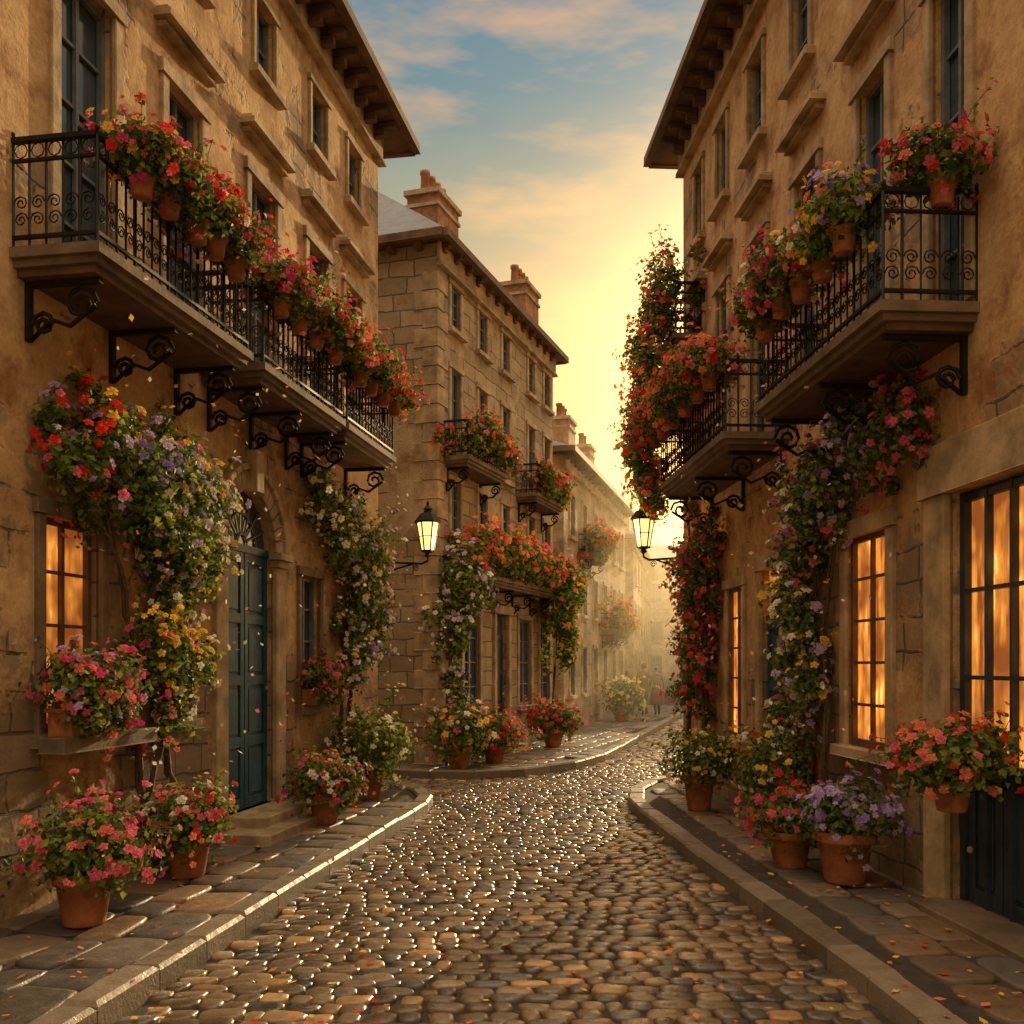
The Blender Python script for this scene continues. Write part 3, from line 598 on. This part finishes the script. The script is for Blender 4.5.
climber('balcony_geraniums',FT,[(a,.5,5.2+R(-.1,.2),.33) for a in np.arange(27.6,29.4,.5)],['coral','red','ora'],ls=.12,fs=.07,nf=40,sprig=2)
climber('balcony_geraniums',FT,[(a,.5,3.2+R(-.1,.2),.33) for a in np.arange(31.1,34.2,.6)],['coral','red','ora'],ls=.12,fs=.07,nf=40,sprig=2)
# ground pots
plant_pot('geranium_pot',(-2.78,6.5,.12),.2,.34,.36,['pink','mag','pink','coral'],nf=150)
plant_pot('geranium_pot',(-2.58,7.95,.12),.2,.33,.36,['red','white','pink','coral'],nf=150)
plant_pot('geranium_pot',(-1.98,10.6,.12),.19,.3,.37,['mag','red','pink','white'],nf=150)
plant_pot('flowering_shrub_pot',(-1.8,12.6,.12),.2,.34,.46,['yel','white','white'],tall=1.5,nf=80)
plant_pot('lilac_petunia_pot',(2.58,7.75,.12),.235,.4,.33,['pur','lil','lil'],nf=230)
plant_pot('geranium_pot',(2.32,8.35,.12),.2,.3,.3,['mag','red','pink'],nf=170)
plant_pot('flowering_shrub_pot',(2.17,11.6,.12),.2,.42,.38,['yel','white','yel'],tall=1.2,nf=60)
plant_pot('flowering_shrub_pot',(2.62,9.7,.12),.2,.4,.4,['yel','red','white'],tall=1.7,nf=45)
plant_pot('geranium_pot',(-.86,16.25,.12),.22,.36,.5,['yel','pink','white'],ls=.08,fs=.05,tall=1.2,nf=60)
plant_pot('geranium_pot',(-.3,17.2,.12),.22,.3,.46,['pink','red','coral'],ls=.08,fs=.05,nf=90)
plant_pot('geranium_pot',(.85,20.6,.12),.24,.36,.5,['pink','red','mag'],ls=.09,fs=.055,nf=90)
plant_pot('flowering_shrub_pot',(3.3,30,.12),.3,.4,.6,['yel','white'],ls=.11,fs=.06,tall=1.3,nf=40)
def trough(name,fr,a0,a1,o,z,cols,r=.25,n=3):
    mb=MB([]); box(mb,fr,a0,a1,o-.09,o+.09,z,z+.16,TERRA); box(mb,fr,a0-.015,a1+.015,o-.105,o+.105,z+.161,z+.19,TERRA)
    for i in range(n):
        a=a0+(a1-a0)*(i+.5)/n; clump(mb,fr(a,o+.04,z+.32+R(-.03,.05)),(r,r,r*.85),800,80,.052,.036,cols,6)
        clump(mb,fr(a,o+.13,z+.12),(r*.5,r*.7,r*.5),250,15,.052,.036,cols,3)
    return mb.obj(name,fr((a0+a1)/2,o,z))
trough('window_box',FL,6.85,7.5,.2,1.312,['pink','mag','coral','lil'],.24,3)
trough('window_box',FL,11.65,12.2,.12,1.33,['pink','mag','coral'],.2,3)
ppot(FR_,6.45,.27,.86,r=.14,h=.2,fr_=.34,cols=['coral','red','pink','coral'],name='hanging_geranium_pot',nf=150)
mb=MB([]); th=np.linspace(0,2*math.pi,17); cx,cy,_=FR_(6.45,.27,0); tube(mb,[(cx+.145*math.cos(x),cy+.145*math.sin(x),1.0) for x in th],.008,IRON,4); tube(mb,[FR_(6.45,.13,1.0),FR_(6.45,-.1,1.0)],.01,IRON,4); mb.obj('pot_bracket',(cx,cy,1.0))
def petals(name,P,tilt,s0,s1,cols,org):
    P=np.array(P); n=len(P); mb=MB([]); Nn=nrm(np.tile((0,0,1.),(n,1))+rng.normal(size=(n,3))*tilt)
    T=nrm(np.cross(Nn,rng.normal(size=(n,3)))); B=np.cross(Nn,T); s=rng.uniform(s0,s1,n)[:,None]
    V=np.stack([P-T*s,P+B*s*.7,P+T*s,P-B*s*.7],1)
    for k,c in enumerate(cols):
        q=np.arange(n)%len(cols)==k; mb.add(V[q].reshape(-1,3),np.arange(q.sum()*4).reshape(-1,4),PET[c])
    mb.obj(name,org)
P=[]
while len(P)<1000:
    x,y=R(-3,3),4+R(0,1)**1.3*14
    P.append((x,y,.136 if inpoly(x,y,polyL) or inpoly(x,y,polyR) else .03))
petals('fallen_petals',P,.15,.012,.036,['ora','coral','yel','red','ora'],(0,8,0))
P=[]
for fr,a0,a1,z0,z1,n in((FL,7,9.8,1,5,170),(FL,11.5,14,1,4.5,130),(FR_,7.5,10.5,1,4.8,170),(FR_,12.5,14.8,2,7.5,150)):
    for _ in range(n): P.append(fr(R(a0,a1),abs(random.gauss(.3,.35))+.1,R(z0,z1)))
petals('drifting_petals',P,1.5,.016,.03,['white','yel','white','coral','pink','white'],(0,9,2))
# ================================================================== PEOPLE
def person(name,x,y,face,h,top,bot,skin,hair,z=0,dress=False):
    f=h/1.75
    J=[((0,0,.95),.15),((0,0,1.15),.135),((0,0,1.38),.16),((0,.01,1.5),.06),((0,.02,1.56),.055),
       ((.19,0,1.42),.06),((.24,-.06,1.14),.045),((.23,.08,.9),.035),((-.19,0,1.42),.06),((-.24,.07,1.14),.045),((-.23,.2,.93),.035),
       ((.1,0,.9),.095),((.11,.16,.5),.065),((.11,.05,.1),.045),((.11,.2,.05),.035),((-.1,0,.9),.095),((-.1,-.05,.5),.065),((-.1,-.28,.12),.045),((-.1,-.17,.04),.035)]
    Ed=[(0,1),(1,2),(2,3),(3,4),(2,5),(5,6),(6,7),(2,8),(8,9),(9,10),(0,11),(11,12),(12,13),(13,14),(0,15),(15,16),(16,17),(17,18)]
    me=bpy.data.meshes.new(name); me.from_pydata([tuple(c*f for c in j[0]) for j in J],Ed,[]); ob=bpy.data.objects.new(name,me); S.collection.objects.link(ob)
    ob.modifiers.new('Skin','SKIN')
    for i,(p,r) in enumerate(J): me.skin_vertices[0].data[i].radius=(r*f,r*f*.8)
    me.skin_vertices[0].data[0].use_root=True
    ss=ob.modifiers.new('s','SUBSURF'); ss.levels=2
    ev=ob.evaluated_get(bpy.context.evaluated_depsgraph_get()); m2=ev.to_mesh()
    V=np.array([v.co[:] for v in m2.vertices]); F=[list(p.vertices) for p in m2.polygons]
    ev.to_mesh_clear(); bpy.data.objects.remove(ob)
    ca,sa=math.cos(face),math.sin(face)
    rot=lambda V:np.stack([x+V[:,0]*ca-V[:,1]*sa,y+V[:,0]*sa+V[:,1]*ca,z+V[:,2]],1)
    mb=MB([]); G={}
    for q in F:
        c=V[q].mean(0)/f
        k=skin if (c[2]>1.5 or (abs(c[0])>.19 and c[2]<.98)) else top if c[2]>.93 else bot if c[2]>.1 else hair
        G.setdefault(k,[]).append(q)
    W=rot(V)
    for k,q in G.items(): mb.add(W,q,k,smooth=True)
    def ell(c,r,mat):
        VV=[];FF=[];n1,n2=10,14
        for i in range(n1+1):
            for j in range(n2):
                a=math.pi*i/n1;b=2*math.pi*j/n2; VV.append((c[0]+r[0]*math.sin(a)*math.cos(b),c[1]+r[1]*math.sin(a)*math.sin(b),c[2]+r[2]*math.cos(a)))
        for i in range(n1):
            for j in range(n2): FF.append([i*n2+j,i*n2+(j+1)%n2,(i+1)*n2+(j+1)%n2,(i+1)*n2+j])
        mb.add(rot(np.array(VV)*f),FF,mat,smooth=True)
    ell((0,.03,1.65),(.075,.095,.115),skin); ell((0,.005,1.68),(.083,.095,.1),hair); ell((0,.125,1.64),(.012,.02,.02),skin)
    for s in(-1,1): ell((s*.078,.03,1.65),(.012,.02,.03),skin); ell((s*.03,.115,1.665),(.012,.008,.008),hair)
    for hx,hy,hz in((.23,.1,.86),(-.23,.22,.89)):
        for k in range(4):
            yy=hy-.03+k*.02; L=.085-.01*abs(k-1.5); tube(mb,rot(np.array([(hx,yy,hz),(hx*.97,yy+.005,hz-L*.5),(hx*.93,yy+.012,hz-L)])*f),[.011,.009,.007],skin,5)
        tube(mb,rot(np.array([(hx,hy+.03,hz+.03),(hx*.92,hy+.055,hz-.01),(hx*.9,hy+.06,hz-.04)])*f),[.012,.011,.008],skin,5)
    if dress:
        prof=[(.13,1.12),(.17,.95),(.22,.7),(.27,.4),(.28,.38)]; VV=[];FF=[]
        for r,zz in prof:
            for j in range(20):
                a=2*math.pi*j/20; VV.append((r*math.cos(a)*(1+.05*math.sin(5*a)),r*math.sin(a),zz))
        for i in range(4):
            for j in range(20): FF.append([i*20+j,i*20+(j+1)%20,(i+1)*20+(j+1)%20,(i+1)*20+j])
        mb.add(rot(np.array(VV)*f),FF,bot,smooth=True)
    mb.obj(name,(x,y,z))
SK=simple('skin',(.4,.22,.14),.5,.1); HR=simple('dark_hair',(.03,.02,.015),.6,.2); C1=simple('brown_coat',(.10,.05,.03),.8,.2); C2=simple('dark_trousers',(.04,.03,.035),.8,.2); C3=simple('grey_dress',(.12,.07,.06),.8,.2)
person('walking_man',4.35,33.0,.1,1.72,C1,C2,SK,HR,z=.125); person('walking_woman',4.8,33.2,.1,1.62,C3,C3,SK,HR,z=.125,dress=True); person('walking_man',4.0,36.5,math.pi,1.72,C2,C2,SK,HR,z=.125)
# ================================================================== LIGHT AND SKY
AZ=math.radians(18.5); EL=math.radians(12)
sd=Vector((math.sin(AZ)*math.cos(EL),math.cos(AZ)*math.cos(EL),math.sin(EL)))
sl=bpy.data.lights.new('sun','SUN'); sl.energy=5; sl.angle=math.radians(1.0); sl.color=(1,.70,.34)
so=bpy.data.objects.new('sun',sl); S.collection.objects.link(so); so.rotation_euler=sd.to_track_quat('Z','Y').to_euler(); so.location=(20,40,20)
W=bpy.data.worlds.new('World'); S.world=W; W.use_nodes=True; T=W.node_tree; T.nodes.clear()
sky=node(T,'ShaderNodeTexSky',sky_type='NISHITA',sun_disc=False,sun_elevation=EL,sun_rotation=AZ,dust_density=4.0,air_density=1.2,ozone_density=1.5)
tc=node(T,'ShaderNodeTexCoord').outputs['Generated']; sp=node(T,'ShaderNodeSeparateXYZ',{0:tc})
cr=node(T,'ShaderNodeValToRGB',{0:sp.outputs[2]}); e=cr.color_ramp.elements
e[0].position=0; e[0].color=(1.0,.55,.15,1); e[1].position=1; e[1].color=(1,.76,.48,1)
for p,c in((.16,(.92,.53,.17)),(.27,(.84,.52,.20)),(.35,(.66,.46,.23)),(.42,(.38,.38,.25)),(.50,(.15,.265,.30)),(.60,(.10,.23,.33)),(.72,(.9,.68,.42))):  # topmost warm stops colour the unseen zenith, added as fill
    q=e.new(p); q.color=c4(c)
dv=node(T,'ShaderNodeVectorMath',{0:tc,1:(1.6,1.6,6.5)},operation='MULTIPLY').outputs[0]
cn=noi(T,dv,1.9,5,.62); cm=ramp(T,cn,.47,.64)
wc=mix(T,ramp(T,sp.outputs[2],.3,.55),(1.0,.62,.26,1),(.90,.48,.21,1))
colr=mix(T,node(T,'ShaderNodeMath',{0:cm,1:.72},operation='MULTIPLY').outputs[0],cr.outputs[0],wc)
cn2=noi(T,node(T,'ShaderNodeVectorMath',{0:dv,1:(3.1,7.7,1.3)},operation='ADD').outputs[0],1.4,4,.6)
hi=ramp(T,sp.outputs[2],.36,.5)
f2=node(T,'ShaderNodeMath',{0:ramp(T,cn2,.5,.66),1:hi},operation='MULTIPLY').outputs[0]
colr=mix(T,node(T,'ShaderNodeMath',{0:f2,1:.6},operation='MULTIPLY').outputs[0],colr,(.13,.19,.29,1))
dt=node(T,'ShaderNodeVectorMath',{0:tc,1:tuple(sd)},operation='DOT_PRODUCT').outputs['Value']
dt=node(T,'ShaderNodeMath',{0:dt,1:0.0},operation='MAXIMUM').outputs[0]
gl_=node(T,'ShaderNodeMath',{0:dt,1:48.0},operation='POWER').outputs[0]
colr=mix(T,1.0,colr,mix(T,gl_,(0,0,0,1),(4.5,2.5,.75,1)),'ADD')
zb=node(T,'ShaderNodeMapRange',{0:sp.outputs[2],1:.56,2:.85,3:1.0,4:3.1}).outputs[0]  # boosts the sky overhead, out of view, as added fill light
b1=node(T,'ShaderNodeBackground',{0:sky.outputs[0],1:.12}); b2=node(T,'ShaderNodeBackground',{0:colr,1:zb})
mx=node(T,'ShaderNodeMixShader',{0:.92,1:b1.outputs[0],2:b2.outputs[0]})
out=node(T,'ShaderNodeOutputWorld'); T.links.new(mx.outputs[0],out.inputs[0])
# evening haze lying in the far part of the street
mb=MB([]); hm=bpy.data.materials.new('evening_haze'); hm.use_nodes=True; ht=hm.node_tree; ht.nodes.clear()
vs=node(ht,'ShaderNodeVolumeScatter',{'Color':(1,.84,.55,1),'Density':.014,'Anisotropy':.6}); ho=node(ht,'ShaderNodeOutputMaterial'); ht.links.new(vs.outputs[0],ho.inputs['Volume'])
l=[(-30,24,-.04),(50,24,-.04),(50,100,-.04),(-30,100,-.04)]; mb.add(l+[(a,b,8) for a,b,_ in l],[[3,2,1,0],[4,5,6,7],[0,1,5,4],[1,2,6,5],[2,3,7,6],[3,0,4,7]],hm); mb.obj('evening_haze',(10,60,0))
# ================================================================== CAMERA
cam=bpy.data.cameras.new('camera'); co=bpy.data.objects.new('camera',cam); S.collection.objects.link(co)
co.location=(0,0,1.8); co.rotation_euler=(math.radians(90),0,0); cam.sensor_width=36; cam.lens=35.156; cam.shift_y=.1494; cam.clip_end=5000
S.camera=co
